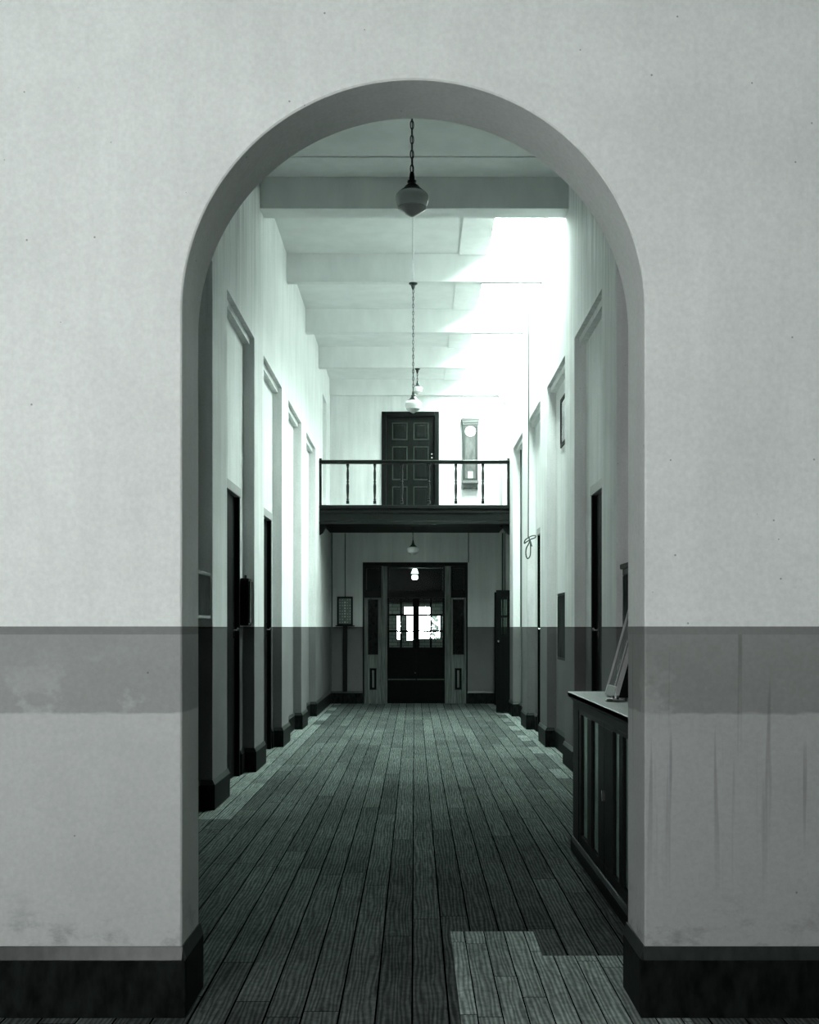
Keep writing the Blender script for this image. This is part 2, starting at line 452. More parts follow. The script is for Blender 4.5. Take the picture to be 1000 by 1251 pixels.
# ------------------------------------------------------------------ ceiling, beams, rooflights
b = MB()
b.box(-2.05, 2.05, Y0, 12.65, CZ, TOP); b.box(-2.05, .56, 12.65, YE, CZ, TOP)
struct(b.build('ceiling', 'ceil'))
b = MB(); b.box(-W, W, 12.13, 12.65, CZ - .012, CZ); struct(b.build('trim_1', 'board'))
beams = [(7.51, 7.81), (10.06, 10.2), (12.65, 12.95), (15.28, 15.40), (17.92, 18.04), (20.35, 20.47), (23.02, 23.10)]
for i, (a, c) in enumerate(beams):
    b = MB()
    if i < 3: b.box(-W, W, a, c, 5.79, CZ if i < 2 else TOP)
    else: b.box(-W, W, a, c, 5.775 + (.05 if i == 6 else 0), TOP)
    o = struct(b.build('trim_%d' % (i + 2), 'beam', bevel=.006))
    if 3 <= i < 6:
        m = MB(); m.box(-W, W, a - .014, a, 5.775, 5.80); m.build('beam_bead', 'beam', o)
bays = [(12.95, 15.28), (15.40, 17.92), (18.04, 20.35), (20.47, 23.02)]
for i, (a, c) in enumerate(bays):
    b = MB(); b.box(.56, .92, a, c, CZ - .02, TOP); struct(b.build('ceiling_panel', 'board'))
    r = sroot('window_%d' % (i + 2), (1.26, (a + c) / 2, 6.38))
    f = MB(); f.box(.92, .96, a, c, 6.36, 6.40); f.box(1.56, 1.60, a, c, 6.36, 6.40)
    for j in range(5):
        y = a + (c - a - .03) * j / 4; f.box(.96, 1.56, y, y + .03, 6.36, 6.40)
    f.build('glazing_bars', 'board', r)
    p = MB(); p.box(.93, 1.59, a + .005, c - .005, 6.40, 6.406); p.build('pane', 'skyglass', r)

r = sroot('window_7', (1.9, 21.75, 3.5))  # side opening glazed to the sky as an added light for the end wall
f = MB()
for q in ((21.3, 21.36, 3.5, 5.53), (22.14, 22.2, 3.5, 5.53), (21.36, 22.14, 3.5, 3.56), (21.36, 22.14, 5.47, 5.53), (21.735, 21.765, 3.56, 5.47), (21.36, 22.14, 4.2, 4.23), (21.36, 22.14, 4.85, 4.88)): f.box(1.84, 1.90, *q)
f.build('window_frame', 'board', r)
f = MB(); f.box(1.868, 1.873, 21.36, 22.14, 3.56, 5.47); f.build('pane', 'obscured', r)
# ------------------------------------------------------------------ end wall with both doorways
XE = lambda x: (x - VX) / 64.5
ZE = lambda y: EYE + (VY - y) / 64.5
sx0, sx1, sz1 = XE(443), XE(571), ZE(687)
ux0, ux1, uz0, uz1 = XE(466), XE(536), 3.505, ZE(503)
b = MB(); yb = 23.35
b.box(-1.9, sx0, YE, yb, 0, uz0); b.box(sx1, 1.9, YE, yb, 0, uz0); b.box(sx0, sx1, YE, yb, sz1, uz0)
b.box(-1.9, ux0, YE, yb, uz0, TOP); b.box(ux1, 1.9, YE, yb, uz0, TOP); b.box(ux0, ux1, YE, yb, uz1, TOP)
struct(b.build('wall_end', 'wall'))
b = MB(); c = MB()
for x0, x1 in ((-W, sx0), (sx1, 1.80)):
    b.box(x0, x1, YE - .022, YE, 0, .20); c.prism([(YE, .2), (YE - .022, .2), (YE - .005, .238), (YE, .238)], 'x', x0, x1)
o = struct(b.build('baseboard_end', 'skirt')); c.build('baseboard_cap', 'skirtcap', o)

def panel_door(x0, x1, y, z0, z1, parent, mat='door', cols=2, rows=(.2, .36, .30)):
    """framed and panelled leaf facing -y"""
    st = .11 * (x1 - x0) / .9
    f = MB(); f.box(x0, x1, y, y + .045, z0, z1)
    leaf = f.build('door_leaf', mat, parent)
    H = z1 - z0; zz = z1 - .12
    pw = (x1 - x0 - st * (cols + 1)) / cols
    m = MB(); pn = MB()
    for h in rows:
        h = h * H
        for cidx in range(cols):
            a = x0 + st + cidx * (pw + st); e = .018
            for q in ((a, a + pw, zz - e, zz), (a, a + pw, zz - h, zz - h + e), (a, a + e, zz - h, zz), (a + pw - e, a + pw, zz - h, zz)):
                m.box(q[0], q[1], y - .012, y, q[2], q[3])
            pn.box(a + .05, a + pw - .05, y - .008, y, zz - h + .05, zz - .05)
        zz -= h + st * 1.1
    m.build('panel_moulding', 'mould', leaf, bevel=.003); pn.build('raised_panel', mat, leaf, bevel=.004)
    return leaf
# gallery door
r = sroot('door_1', (0, YE, uz0))
f = MB(); e = .085
f.box(ux0, ux0 + e, YE - .03, yb, uz0, uz1); f.box(ux1 - e, ux1, YE - .03, yb, uz0, uz1); f.box(ux0 + e, ux1 - e, YE - .03, yb, uz1 - e, uz1)
f.build('door_frame', 'door', r, bevel=.006)
leaf = panel_door(ux0 + e, ux1 - e, YE + .03, uz0 + .01, uz1 - e, r, rows=(.17, .33, .30))
h = MB()
for dz in (1.05, 1.15, 1.22): h.lathe([(.0, -.02), (.016, -.012), (.016, .012), (0, .02)], ux1 - e - .05, YE - .0, uz0 + dz, 10)
h.build('door_knob', 'brass', r, smooth=True)

# entrance screen: posts, side lights, transom and a pair of doors
r = sroot('door_2', (0, YE, 0))
f = MB()
f.box(sx0, sx0 + .03, YE - .02, YE + .14, 0, sz1); f.box(sx1 - .03, sx1, YE - .02, YE + .14, 0, sz1)
f.box(sx0 + .03, sx1 - .03, YE - .02, YE + .14, sz1 - .07, sz1)
zt = ZE(727)
f.box(sx0 + .03, sx1 - .03, YE + .0, YE + .14, zt - .05, zt + .06); f.box(sx0, sx1, YE + .14, YE + .2, 0, .03); f.box(XE(507.5), XE(509.5), YE + .116, YE + .14, 0, zt)
f.build('door_frame', 'darkx', r, bevel=.004)
for px0, px1 in ((465.5, 473), (543, 550.5)):
    a, c = XE(px0), XE(px1); w3 = (c - a) / 3
    p = MB(); p.box(a, c, YE - .03, YE + .14, 0, sz1 - .07)
    o = p.build('post', 'varn', r, bevel=.006)
    q = MB()
    q.tube([(a + w3 * .6, YE - .034, .02), (a + w3 * .6, YE - .034, sz1 - .08)], .012, 8)
    q.tube([(c - w3 * .6, YE - .034, .02), (c - w3 * .6, YE - .034, 2.0)], .014, 8)
    q.build('post_bead', 'varn', o, smooth=True)
for a, c, gx0, gx1, q0, q1 in ((443.0, 465.5, 450, 461, 452, 459), (550.5, 571.0, 553.5, 566, 556, 563)):
    a, c, gx0, gx1, q0, q1 = map(XE, (a, c, gx0, gx1, q0, q1))
    z0, z1, g0, g1, s0, s1 = 0, zt - .05, ZE(799), ZE(733), ZE(842), ZE(817)
    p = MB(); y0, y1 = YE + .01, YE + .05
    p.box(a, gx0, y0, y1, z0, z1); p.box(gx1, c, y0, y1, z0, z1); p.box(gx0, gx1, y0, y1, g1, z1)
    p.box(gx0, gx1, y0, y1, s1, g0); p.box(gx0, q0, y0, y1, s0, s1); p.box(q1, gx1, y0, y1, s0, s1); p.box(gx0, gx1, y0, y1, z0, s0)
    o = p.build('side_leaf', 'varn', r)
    m = MB()
    for u0, u1, v0, v1 in ((gx0, gx1, g0, g1), (q0, q1, s0, s1)):
        e = .012
        m.box(u0 - e, u0, y0 - .012, y0, v0 - e, v1 + e); m.box(u1, u1 + e, y0 - .012, y0, v0 - e, v1 + e)
        m.box(u0, u1, y0 - .012, y0, v0 - e, v0); m.box(u0, u1, y0 - .012, y0, v1, v1 + e)
    m.build('glass_bead', 'dark', o)
    g = MB(); g.box(gx0, gx1, y0 + .015, y0 + .02, g0, g1); g.build('pane', 'darkglass', o)
    g = MB(); g.box(q0, q1, y0 + .018, y0 + .024, s0, s1); g.build('slot_recess', 'black', o); g = MB(); g.box((q0 + q1) / 2 - .02, (q0 + q1) / 2 + .02, y0 + .004, y0 + .018, s0 + .03, s1 - .03)
    g.build('inset_panel', 'varn', o)
# transom lights
tr = MB()
for a, c in ((sx0 + .03, XE(465.5)), (XE(473), XE(543)), (XE(550.5), sx1 - .03)):
    e = .035
    tr.box(a, a + e, YE + .03, YE + .08, zt + .06, sz1 - .07); tr.box(c - e, c, YE + .03, YE + .08, zt + .06, sz1 - .07)
    tr.box(a + e, c - e, YE + .03, YE + .08, zt + .06, zt + .06 + e); tr.box(a + e, c - e, YE + .03, YE + .08, sz1 - .07 - e, sz1 - .07)
o = tr.build('transom_frame', 'dark', r)
g = MB()
for a, c in ((sx0 + .03, XE(465.5)), (XE(473), XE(543)), (XE(550.5), sx1 - .03)): g.box(a + .03, c - .03, YE + .05, YE + .055, zt + .09, sz1 - .1)
g.build('pane', 'glass', o)
# pair of doors
for a, c, g0, g1 in ((XE(473.0), XE(508.48), XE(475.2), XE(504)), (XE(508.52), XE(543.0), XE(512), XE(540.3))):
    y0, y1 = YE + .07, YE + .115; zb, ztop = ZE(791), ZE(731.5)
    p = MB(); p.box(a, g0, y0, y1, .0, zt - .05); p.box(g1, c, y0, y1, .0, zt - .05); p.box(g0, g1, y0, y1, .0, zb); p.box(g0, g1, y0, y1, ztop, zt - .05)
    o = p.build('door_leaf', 'black', r)
    q = MB(); q.box(a + .01, c - .01, y0 - .012, y0, .44, .465); q.build('kick_rail', 'mould', o)
    q = MB(); q.box((g0 + g1) / 2 - .019, (g0 + g1) / 2 + .019, y0 + .005, y1 - .005, zb, ztop)
    for j in (1, 2):
        z = zb + (ztop - zb) * j / 3; q.box(g0, g1, y0 + .005, y1 - .005, z - .02, z + .02)
    q.build('glazing_bars', 'black', o)
    g = MB(); g.box(g0, g1, y0 + .02, y0 + .024, zb, ztop); g.build('pane', 'glass', o)
q = MB(); q.lathe([(0, -.02), (.018, -.01), (.018, .01), (0, .02)], XE(507), YE + .045, ZE(822), 12); q.lathe([(0, -.02), (.014, -.01), (.014, .01), (0, .02)], XE(506), YE + .045, ZE(781), 12)
q.build('door_knob', 'brass', r, smooth=True)

# porch and yard beyond the entrance doors
PY = 26.0
XP = lambda x: (x - VX) / 57.3
ZP = lambda y: EYE + (VY - y) / 57.3
b = MB(); T = 3.3; y0, y1 = PY, PY + .23
b.box(-1.9, XP(485), y0, y1, 0, T); b.box(XP(485), XP(489.5), y0, y1, 0, ZP(781)); b.box(XP(485), XP(489.5), y0, y1, ZP(751.5), T)
b.box(XP(489.5), XP(497), y0, y1, 0, ZP(751.5)); b.box(XP(489.5), XP(494), y0, y1, ZP(751.5), T); b.box(XP(494), XP(504), y0, y1, ZP(741.5), T)
b.box(XP(497), XP(504), y0, y1, 0, ZP(782)); b.box(XP(504), XP(512), y0, y1, 0, T)
b.box(XP(512), XP(537), y0, y1, 0, ZP(780)); b.box(XP(512), XP(526), y0, y1, ZP(741.5), T); b.box(XP(526), XP(537), y0, y1, ZP(750), T)
b.box(XP(537), 1.9, y0, y1, 0, T)
struct(b.build('wall_porch', 'brick'))
b = MB(); b.box(-1.9, 1.9, 25.9, 26.0, 1.97, 3.0); struct(b.build('trim_9', 'black'))  # black board added to keep the view through the transom dark
b = MB(); b.box(-2.1, -1.9, 23.35, 26.23, 0, T); b.box(1.9, 2.1, 23.35, 26.23, 0, T); struct(b.build('wall_porch_sides', 'brick'))
b = MB(); b.box(-2.1, 2.1, 23.35, 26.0, 3.0, 3.3); struct(b.build('ceiling_porch', 'black'))
b = MB(); b.box(-6, 6, 23.35, 34, -.12, -.02); struct(b.build('floor_porch', 'stone'))
b = MB(); b.box(.0, 2.5, 28.6, 28.8, -.02, .98); tag(b.build('low_wall', 'stone'), 'low pale yard wall seen through the right entrance door panes', 'wall')
s = MB()
for i in range(260):
    t = random.random(); z = .5 + t * 1.35; rr = .16 * (1 - t) ** .7 + .02; a = random.random() * 2 * PI; q = rr * random.random() ** .5
    x, y = .46 + q * math.cos(a), 27.6 + q * math.sin(a); e = .03 + .02 * random.random(); th = random.random() * PI
    n = len(s.v); s.v += [(x - e * math.cos(th), y - e * math.sin(th), z), (x, y + .01, z - e), (x + e * math.cos(th), y + e * math.sin(th), z), (x, y - .01, z + e)]
    s.f.append((n, n + 1, n + 2, n + 3))
rt = thing('shrub', 'dark pointed shrub outside the right entrance door panes', 'shrub', (.46, 27.6, -.02))
s.build('foliage', 'shrub', rt); q = MB(); q.tube([(.46, 27.6, -.02), (.46, 27.6, 1.3)], .03); q.build('stem', 'shrub', rt)

# porch lamp seen through the transom
ly = 24.7; SL = F / ly; lz = lambda y: EYE + (VY - y) / SL; lx = (506.5 - VX) / SL
rt = thing('porch_lamp', 'lit lamp glowing white behind the glass above the entrance doors', 'lamp', (lx, ly, 3.0))
q = MB(); q.tube([(lx, ly, lz(694.5)), (lx, ly, 3.0)], .012); q.build('rod', 'iron', rt)
q = MB(); q.lathe([(.032, 0), (.045, -.01), (.075, -.095), (.075, -.105)], lx, ly, lz(694.5), 20); q.build('shade', 'lampglow', rt, smooth=True)
q = MB(); q.lathe([(.05, 0), (.066, -.02), (.066, -.07), (.05, -.09)], lx, ly, lz(702.5), 20); q.build('globe', 'lampglow', rt, smooth=True)

# ------------------------------------------------------------------ side doors in the niches
def side_door(s, k, d, idx):
    d0, d1 = d; r = sroot('door_%d' % idx, (s * 1.76, (d0 + d1) / 2, 0)); e = .07
    f = MB(); X0, X1 = s * (WB - .012), s * 1.80
    f.box(X0, X1, d0 - .03, d0 + e - .03, 0, DH); f.box(X0, X1, d1 - e + .03, d1 + .03, 0, DH)
    f.build('door_frame', 'black', r, bevel=.004)
    f = MB(); f.box(X0 - s * .008, X1, d0 - .04, d1 + .04, DH - .09, DH); f.build('door_head', 'trim', r, bevel=.004)
    l = MB(); l.box(s * 1.745, s * 1.785, d0 + e - .03, d1 - e + .03, .01, DH - .09); leaf = l.build('door_leaf', 'black', r)
    m = MB()
    for z0, z1 in ((.25, .95), (1.15, 1.95), (2.1, 2.6)):
        for a, c in ((d0 + .17, (d0 + d1) / 2 - .06), ((d0 + d1) / 2 + .06, d1 - .17)): m.box(s * 1.738, s * 1.745, a, c, z0, z1)
    m.build('raised_panel', 'black', leaf, bevel=.003)
    h = MB(); yy = d1 - .13
    h.tube([(s * 1.745, yy, 1.42), (s * 1.69, yy, 1.42), (s * 1.685, yy - .11, 1.435)], .010, 8); h.box(s * 1.738, s * 1.745, yy - .02, yy + .02, 1.34, 1.50)
    h.build('door_handle', 'brass', leaf)
side_door(-1, 0, doorsL[0], 3); side_door(-1, 1, doorsL[1], 4); side_door(1, 0, doorsR[0], 5); side_door(1, 2, doorsR[2], 6)

# small upper window high in the second right niche
r = sroot('window_6', (1.70, 13.7, 3.53))
f = MB(); y0, y1, z0, z1 = 13.22, 14.2, 3.53, 4.09
for q in ((y0, y1, z0, z0 + .04), (y0, y1, z1 - .04, z1), (y0, y0 + .04, z0 + .04, z1 - .04), (y1 - .04, y1, z0 + .04, z1 - .04), ((y0 + y1) / 2 - .015, (y0 + y1) / 2 + .015, z0 + .04, z1 - .04)):
    f.box(1.695, WB, *q)
f.build('window_frame', 'black', r); g = MB(); g.box(1.702, WB, y0 + .02, y1 - .02, z0 + .02, z1 - .02); g.build('pane', 'darkglass', r)

# recess door opening under the gallery on the right: dark opening with two narrow half-open leaves
r = sroot('door_7', (1.85, 21.65, 0))
f = MB(); f.box(1.785, 1.82, 20.87, 20.95, 0, 2.68); f.box(1.785, 1.82, 22.35, 22.43, 0, 2.68); f.box(1.785, 1.82, 20.95, 22.35, 2.6, 2.68)
f.build('door_frame', 'black', r)
f = MB(); f.box(1.84, 1.88, 20.95, 22.35, 0, 2.6); f.build('dark_opening_fill', 'black', r)  # black sheet across the whole opening stands in for the darkness inside
def open_leaf(x0, x1, y, zt_, label, handle):
    rt = thing('open_door_leaf', label, 'door', (x1, y, 0), 'pair of narrow glazed leaves folded open under the gallery')
    g0, g1 = x0 + .085, x1 - .075; zb, zz = 1.45 + (766 - 776) / 72.5, 1.45 + (766 - 729.5) / 72.5
    p = MB(); y1 = y + .04
    p.box(x0, g0, y, y1, .02, zt_); p.box(g1, x1, y, y1, .02, zt_); p.box(g0, g1, y, y1, .02, zb); p.box(g0, g1, y, y1, zz, zt_)
    p.build('leaf', 'black', rt, bevel=.003)
    q = MB(); xm = (g0 + g1) / 2; q.box(xm - .014, xm + .014, y + .005, y1 - .005, zb, zz); q.box(g0, g1, y + .005, y1 - .005, (zb + zz) / 2 - .012, (zb + zz) / 2 + .012)
    q.build('glazing_bars', 'black', rt)
    g = MB(); g.box(g0, g1, y + .018, y + .022, zb, zz); g.build('pane', 'glass', rt)
    for z in (.3, 1.7):
        q = MB(); q.box(x1 - .02, x1 + .0, y + .04, y + .052, z, z + .1); q.build('hinge', 'iron', rt)
    if handle:
        h = MB(); h.lathe([(0, -.025), (.022, -.012), (.022, .012), (0, .025)], x0 + .04, y - .03, 1.21, 12); h.tube([(x0 + .04, y, 1.21), (x0 + .04, y - .03, 1.21)], .008)
        h.build('knob', 'brass', rt, smooth=True)
open_leaf(1.375, 1.775, 20.5, 2.07, 'black half-glazed door leaf with brass knob, folded open in front below the gallery', True)
open_leaf(1.47, 1.775, 22.42, 2.09, 'black door leaf folded open behind the nearer one, only its edge showing', False)

# ------------------------------------------------------------------ gallery (balcony) across the corridor
SB = F / 20.5
XB = lambda x: (x - VX) / SB
ZB = lambda y: EYE + (VY - y) / SB
rt = thing('balcony', 'dark wooden gallery with turned balusters crossing above the far doorway', 'balcony', (0, 20.5, 3.23))
q = MB(); q.box(-1.598, 1.598, 20.55, YE - .002, 3.28, 3.50); q.build('deck', 'darkx', rt)
q = MB(); q.box(-1.598, 1.598, 20.55, YE - .002, 3.235, 3.28); q.build('soffit', 'black', rt)
q = MB(); q.box(-1.598, 1.598, 20.50, 20.55, 3.235, 3.50); fa = q.build('fascia', 'darkx', rt)
q = MB(); q.box(-1.598, 1.598, 20.455, 20.55, ZB(621.5), ZB(617.5)); q.box(-1.598, 1.598, 20.48, 20.50, ZB(627), ZB(624.5)); q.box(-1.598, 1.598, 20.465, 20.50, ZB(640.5), ZB(637))
q.build('fascia_moulding', 'darkx', fa, bevel=.004)
zr = ZB(562.3)
q = MB(); q.prism([(20.44, zr - .012), (20.45, zr - .06), (20.55, zr - .06), (20.56, zr - .012), (20.54, zr), (20.46, zr)], 'x', -1.598, 1.598)
q.build('handrail', 'darkx', rt, bevel=.004)
Hb = zr - .06 - 3.52
prof = [(.020, 0), (.020, .05), (.012, .06), (.019, .075), (.012, .09), (.018, .2), (.019, .30), (.012, .355), (.020, .37), (.012, .385), (.016, .43), (.017, .52), (.011, Hb - .07), (.018, Hb - .055), (.012, Hb - .045), (.020, Hb - .035), (.020, Hb)]
first = None
for i in range(6):
    px = 424.6 + 33.0 * i
    if first is None:
        p = MB(); p.lathe([(a * 1.3, c) for a, c in prof], XB(px), 20.5, 3.52, 14); first = p.build('baluster', 'dark', rt, smooth=True)
    else:
        o = first.copy(); COL.objects.link(o); o.parent = rt; o.location = (first.location.x + (33.0 * i) / SB, first.location.y, first.location.z)
for s in (-1, 1):
    p = MB(); x = s * 1.578; p.box(x - .02, x + .02, 20.475, 20.525, 3.5, zr + .03); p.build('newel_post', 'dark', rt, bevel=.004)
    p = MB(); pts = [(0, 0), (.20, 0), (.19, -.03), (.13, -.06), (.10, -.12), (.06, -.20), (.0, -.24)]
    xx = s * 1.598
    p.prism([(xx - s * a, 3.235 + c) for a, c in pts], 'y', 20.52, 20.60)
    p.lathe([(.0, -.03), (.026, -.02), (.026, .0), (.01, .02)], s * 1.47, 20.56, 3.16, 10)
    p.build('bracket', 'black', rt, bevel=.004)

# ------------------------------------------------------------------ pendants
def pendant(label, x, y, ztop, zbot, r=.1035, links=True, group='school-house pendant lamps down the middle of the corridor', rose=True):
    rt = thing('pendant_lamp', label, 'pendant lamp', (x, y, ztop), group)
    k = r / .1035
    # rose
    q = MB(); q.lathe([(.055 * k, 0), (.055 * k, -.012), (.03 * k, -.03), (.022 * k, -.06), (.010, -.085)], x, y, ztop, 20); q.build('ceiling_rose', 'bronze', rt, smooth=True)
    zg = zbot + .156 * k      # top of glass
    # fitter
    q = MB(); q.lathe([(.008, .125 * k), (.013 * k, .12 * k), (.018 * k, .085 * k), (.016 * k, .075 * k), (.028 * k, .07 * k), (.030 * k, .06 * k), (.022 * k, .055 * k), (.048 * k, .03 * k), (.052 * k, .022 * k), (.074 * k, .005 * k), (.074 * k, -.003 * k)], x, y, zg, 24)
    q.build('fitter', 'bronze', rt, smooth=True)
    # glass bowl and cut lower cone
    q = MB(); q.lathe([(.066 * k, .004 * k), (.085 * k, -.004 * k), (.0985 * k, -.018 * k), (r, -.032 * k), (r, -.045 * k), (.098 * k, -.075 * k), (.088 * k, -.098 * k)], x, y, zg, 32)
    o = q.build('glass_bowl', 'opal', rt, smooth=True)
    q = MB(); q.lathe([(.089 * k, -.096 * k), (.090 * k, -.102 * k), (.070 * k, -.118 * k), (.045 * k, -.135 * k), (.018 * k, -.150 * k), (.006 * k, -.156 * k)], x, y, zg, 32)
    q.build('lower_glass', 'opal2', rt, smooth=True)
    # chain
    za, zb = ztop - .08, zg + .12 * k; q = MB()
    if za - zb > .05:
        n = max(2, round((za - zb) / .046)); p = (za - zb) / n
        for i in range(n):
            zc = za - p * (i + .5); hl, hw = p * .5 + .006, .0105
            pts = []
            for j in range(12):
                t = 2 * PI * j / 12; u, w = hw * math.cos(t), hl * math.sin(t)
                pts.append((x + (u if i % 2 == 0 else u * .25), y + (u * .25 if i % 2 == 0 else u), zc + w))
            q.tube(pts, .0034, 5, True)
        q.tube([(x + .004, y, za), (x - .003, y, (za + zb) / 2), (x + .004, y, zb)], .003, 5)
        q.build('chain', 'iron', rt, smooth=True)
    return rt
ZP1 = EYE + (766 - 265) * 7.62 / F
pendant('large near pendant lamp on a chain under the top of the arch, opal glass bowl', -.015, 7.62, 5.79, ZP1)
pendant('middle pendant lamp on a long chain in front of the gallery door top', -.015, 15.34, 5.775, EYE + (766 - 505) * 15.34 / F)
pendant('far pale pendant lamp on a short chain, just behind the middle one', .05, 20.41, 5.775, EYE + (766 - 482) * 20.41 / F, .085)
pendant('small pendant lamp hanging below the gallery above the entrance doors', -.025, 21.8, 3.232, EYE + (766 - 679) * 21.8 / F)
# conduit on the ceiling feeding the middle lamp
q = MB(); q.tube([(-.015, 12.955, 5.84), (-.015, 13.0, 5.83), (-.015, 15.2, 5.80), (-.015, 15.27, 5.79)], .008, 8)
tag(q.build('conduit', 'conduitw'), 'thin white conduit running along the ceiling centre behind the near lamp', 'conduit')

# ------------------------------------------------------------------ wall clock on the gallery
rt = thing('wall_clock', 'long-case wall clock with white dial hanging right of the gallery door', 'clock', (XE(573.5), YE, ZE(598)))
cx0, cx1 = XE(565), XE(583); cm = (cx0 + cx1) / 2; yf = YE - .13
q = MB(); q.box(cx0, cx1, yf + .02, YE - .001, ZE(591), ZE(520)); q.build('case', 'clock', rt, bevel=.004)
q = MB(); q.box(cx0 - .035, cx1 + .035, yf - .03, YE - .001, ZE(514.3), ZE(513)); q.box(cx0 - .02, cx1 + .02, yf - .015, YE - .001, ZE(517.5), ZE(514.3)); q.box(cx0 - .01, cx1 + .01, yf, YE - .001, ZE(520), ZE(517.5))
q.build('cornice', 'clocklight', rt, bevel=.004)
q = MB(); q.box(cx0 - .035, cx1 + .035, yf - .032, YE - .001, ZE(513), ZE(512.3)); q.build('cornice_top', 'clockdark', rt)
e = .045; q = MB(); z0, z1 = ZE(587), ZE(521)
q.box(cx0, cx0 + e, yf, yf + .02, z0, z1); q.box(cx1 - e, cx1, yf, yf + .02, z0, z1); q.box(cx0 + e, cx1 - e, yf, yf + .02, z1 - .03, z1); q.box(cx0 + e, cx1 - e, yf, yf + .02, z0, z0 + .03)
d = q.build('glazed_door', 'clock', rt, bevel=.003)
q = MB(); q.box(cx0 + e, cx1 - e, yf + .012, yf + .019, z0 + .03, z1 - .03); q.build('back_panel', 'clockback', d)
q = MB(); q.box(cm - .045, cm + .045, yf + .002, yf + .012, ZE(586.5), ZE(577)); q.build('pendulum_box', 'pale', rt)
dial = MB(); N = 36; rr = .099
dial.prism([(cm + rr * math.cos(2 * PI * i / N), ZE(528.3) + rr * math.sin(2 * PI * i / N)) for i in range(N)], 'y', yf - .006, yf + .012)
dial.build('dial', 'dial', rt)
q = MB(); q.box(cx0 - .015, cx1 + .015, yf - .015, YE - .001, ZE(591.5), ZE(588)); q.build('bottom_moulding', 'clocklight', rt, bevel=.004)
q = MB(); pts = [(cx0 - .0, ZE(591.5)), (cx1, ZE(591.5)), (cx1 - .01, ZE(594)), (cx1, ZE(598.5)), (cx1 - .05, ZE(596.5)), (cm, ZE(597.5)), (cx0 + .05, ZE(596.5)), (cx0, ZE(598.5)), (cx0 + .01, ZE(594))]
q.prism(pts, 'y', yf + .01, YE - .001); q.build('bottom_bracket', 'clockdark', rt)

# ------------------------------------------------------------------ bell indicator board and the pipes of the end wall
rt = thing('indicator_board', 'glazed bell indicator board with rows of pale flaps, left of the entrance doors', 'indicator board', (XE(421.5), YE, ZE(765)))
x0, x1, z0, z1 = XE(412), XE(431), ZE(764), ZE(729); yf = YE - .09
q = MB(); e = .03
q.box(x0, x1, yf + .02, YE - .001, z0, z1); q.box(x0, x0 + e, yf, yf + .02, z0, z1); q.box(x1 - e, x1, yf, yf + .02, z0, z1); q.box(x0 + e, x1 - e, yf, yf + .02, z1 - e, z1); q.box(x0 + e, x1 - e, yf, yf + .02, z0, z0 + e)
q.box(x0 - .03, x1 + .03, yf - .01, YE - .001, z0 - .02, z0)
q.build('case', 'dark', rt, bevel=.003)
q = MB(); q.box(x0 + e, x1 - e, yf + .014, yf + .02, z0 + e, z1 - e); q.build('face', 'indicator', rt)
q = MB(); rows = 9
for i in range(rows):
    for j in range(5):
        if (i * 3 + j * 5) % 7 == 6: continue
        px = x0 + e + .022 + (x1 - x0 - 2 * e - .044) * j / 4; pz = z0 + e + .03 + (z1 - z0 - 2 * e - .06) * i / (rows - 1)
        sz = .012 if j == 2 else .008
        q.box(px - sz, px + sz, yf + .008, yf + .014, pz - sz, pz + sz * (.6 if j != 2 else 1))
o = q.build('flaps', 'pale', rt); o['kind'] = 'stuff'
q = MB(); q.tube([(XE(421.5), YE - .012, z1 + .001), (XE(421.5), YE - .012, 3.225)], .010); tag(q.build('pipe', 'conduit'), 'thin pipe rising from the indicator board to the gallery soffit', 'pipe')
q = MB(); q.box(XE(419), XE(424.3), YE - .05, YE - .001, .24, z0 - .02); tag(q.build('cable_casing', 'dark', bevel=.004), 'wide dark cable casing running down below the indicator board', 'cable casing')
q = MB(); q.tube([(-1.56, YE - .02, .24), (-1.56, YE - .02, 3.228)], .012); tag(q.build('pipe', 'conduit'), 'vertical pipe in the left corner under the gallery', 'pipe')
q = MB(); q.tube([(XE(572), YE - .008, sz1 - .001), (XE(572), YE - .008, 3.228)], .009); tag(q.build('pipe', 'conduit'), 'short thin pipe above the top right corner of the entrance screen', 'pipe')
q = MB(); q.tube([(XE(613.5), YE - .02, 0), (XE(613.5), YE - .02, 3.228)], .014); tag(q.build('pipe', 'conduit'), 'left of two upright pipes in the right corner under the gallery', 'pipe')
q = MB(); q.tube([(XE(616.5), YE - .02, 0), (XE(616.5), YE - .02, 3.228)], .009); tag(q.build('pipe', 'conduit'), 'right of two upright pipes in the right corner under the gallery', 'pipe')
q = MB(); q.tube([(1.695, 19.42, .24), (1.695, 19.42, 4.27)], .014); tag(q.build('pipe', 'conduit'), 'dark upright pipe in the farthest niche of the right wall', 'pipe')

# ------------------------------------------------------------------ things on the side walls
def wall_frame(name, label, cat, s, y0, y1, z0, z1, xf, xb, mat_face='picture', edge=.035, fm='black'):
    rt = thing(name, label, cat, (s * xb, (y0 + y1) / 2, z0))
    q = MB(); d = xb - xf
    q.box(s * (xf + .008), s * (xb - .001), y0 + .004, y1 - .004, z0 + .004, z1 - .004); q.build('back', 'black', rt)
    q = MB()
    for a in ((y0, y1, z0, z0 + edge), (y0, y1, z1 - edge, z1), (y0, y0 + edge, z0 + edge, z1 - edge), (y1 - edge, y1, z0 + edge, z1 - edge)): q.box(s * xf, s * (xf + .03), *a)
    q.build('frame', fm, rt, bevel=.006)
    q = MB(); q.box(s * (xf + .004), s * (xf + .010), y0 + edge, y1 - edge, z0 + edge, z1 - edge); q.build('glass', mat_face, rt)
    return rt
rt = wall_frame('notice_case', 'dark glazed notice case in the nearest left niche', 'notice case', -1, 8.55, 9.62, 1.51, 1.875, 1.605, WB, fm='mould', edge=.03)
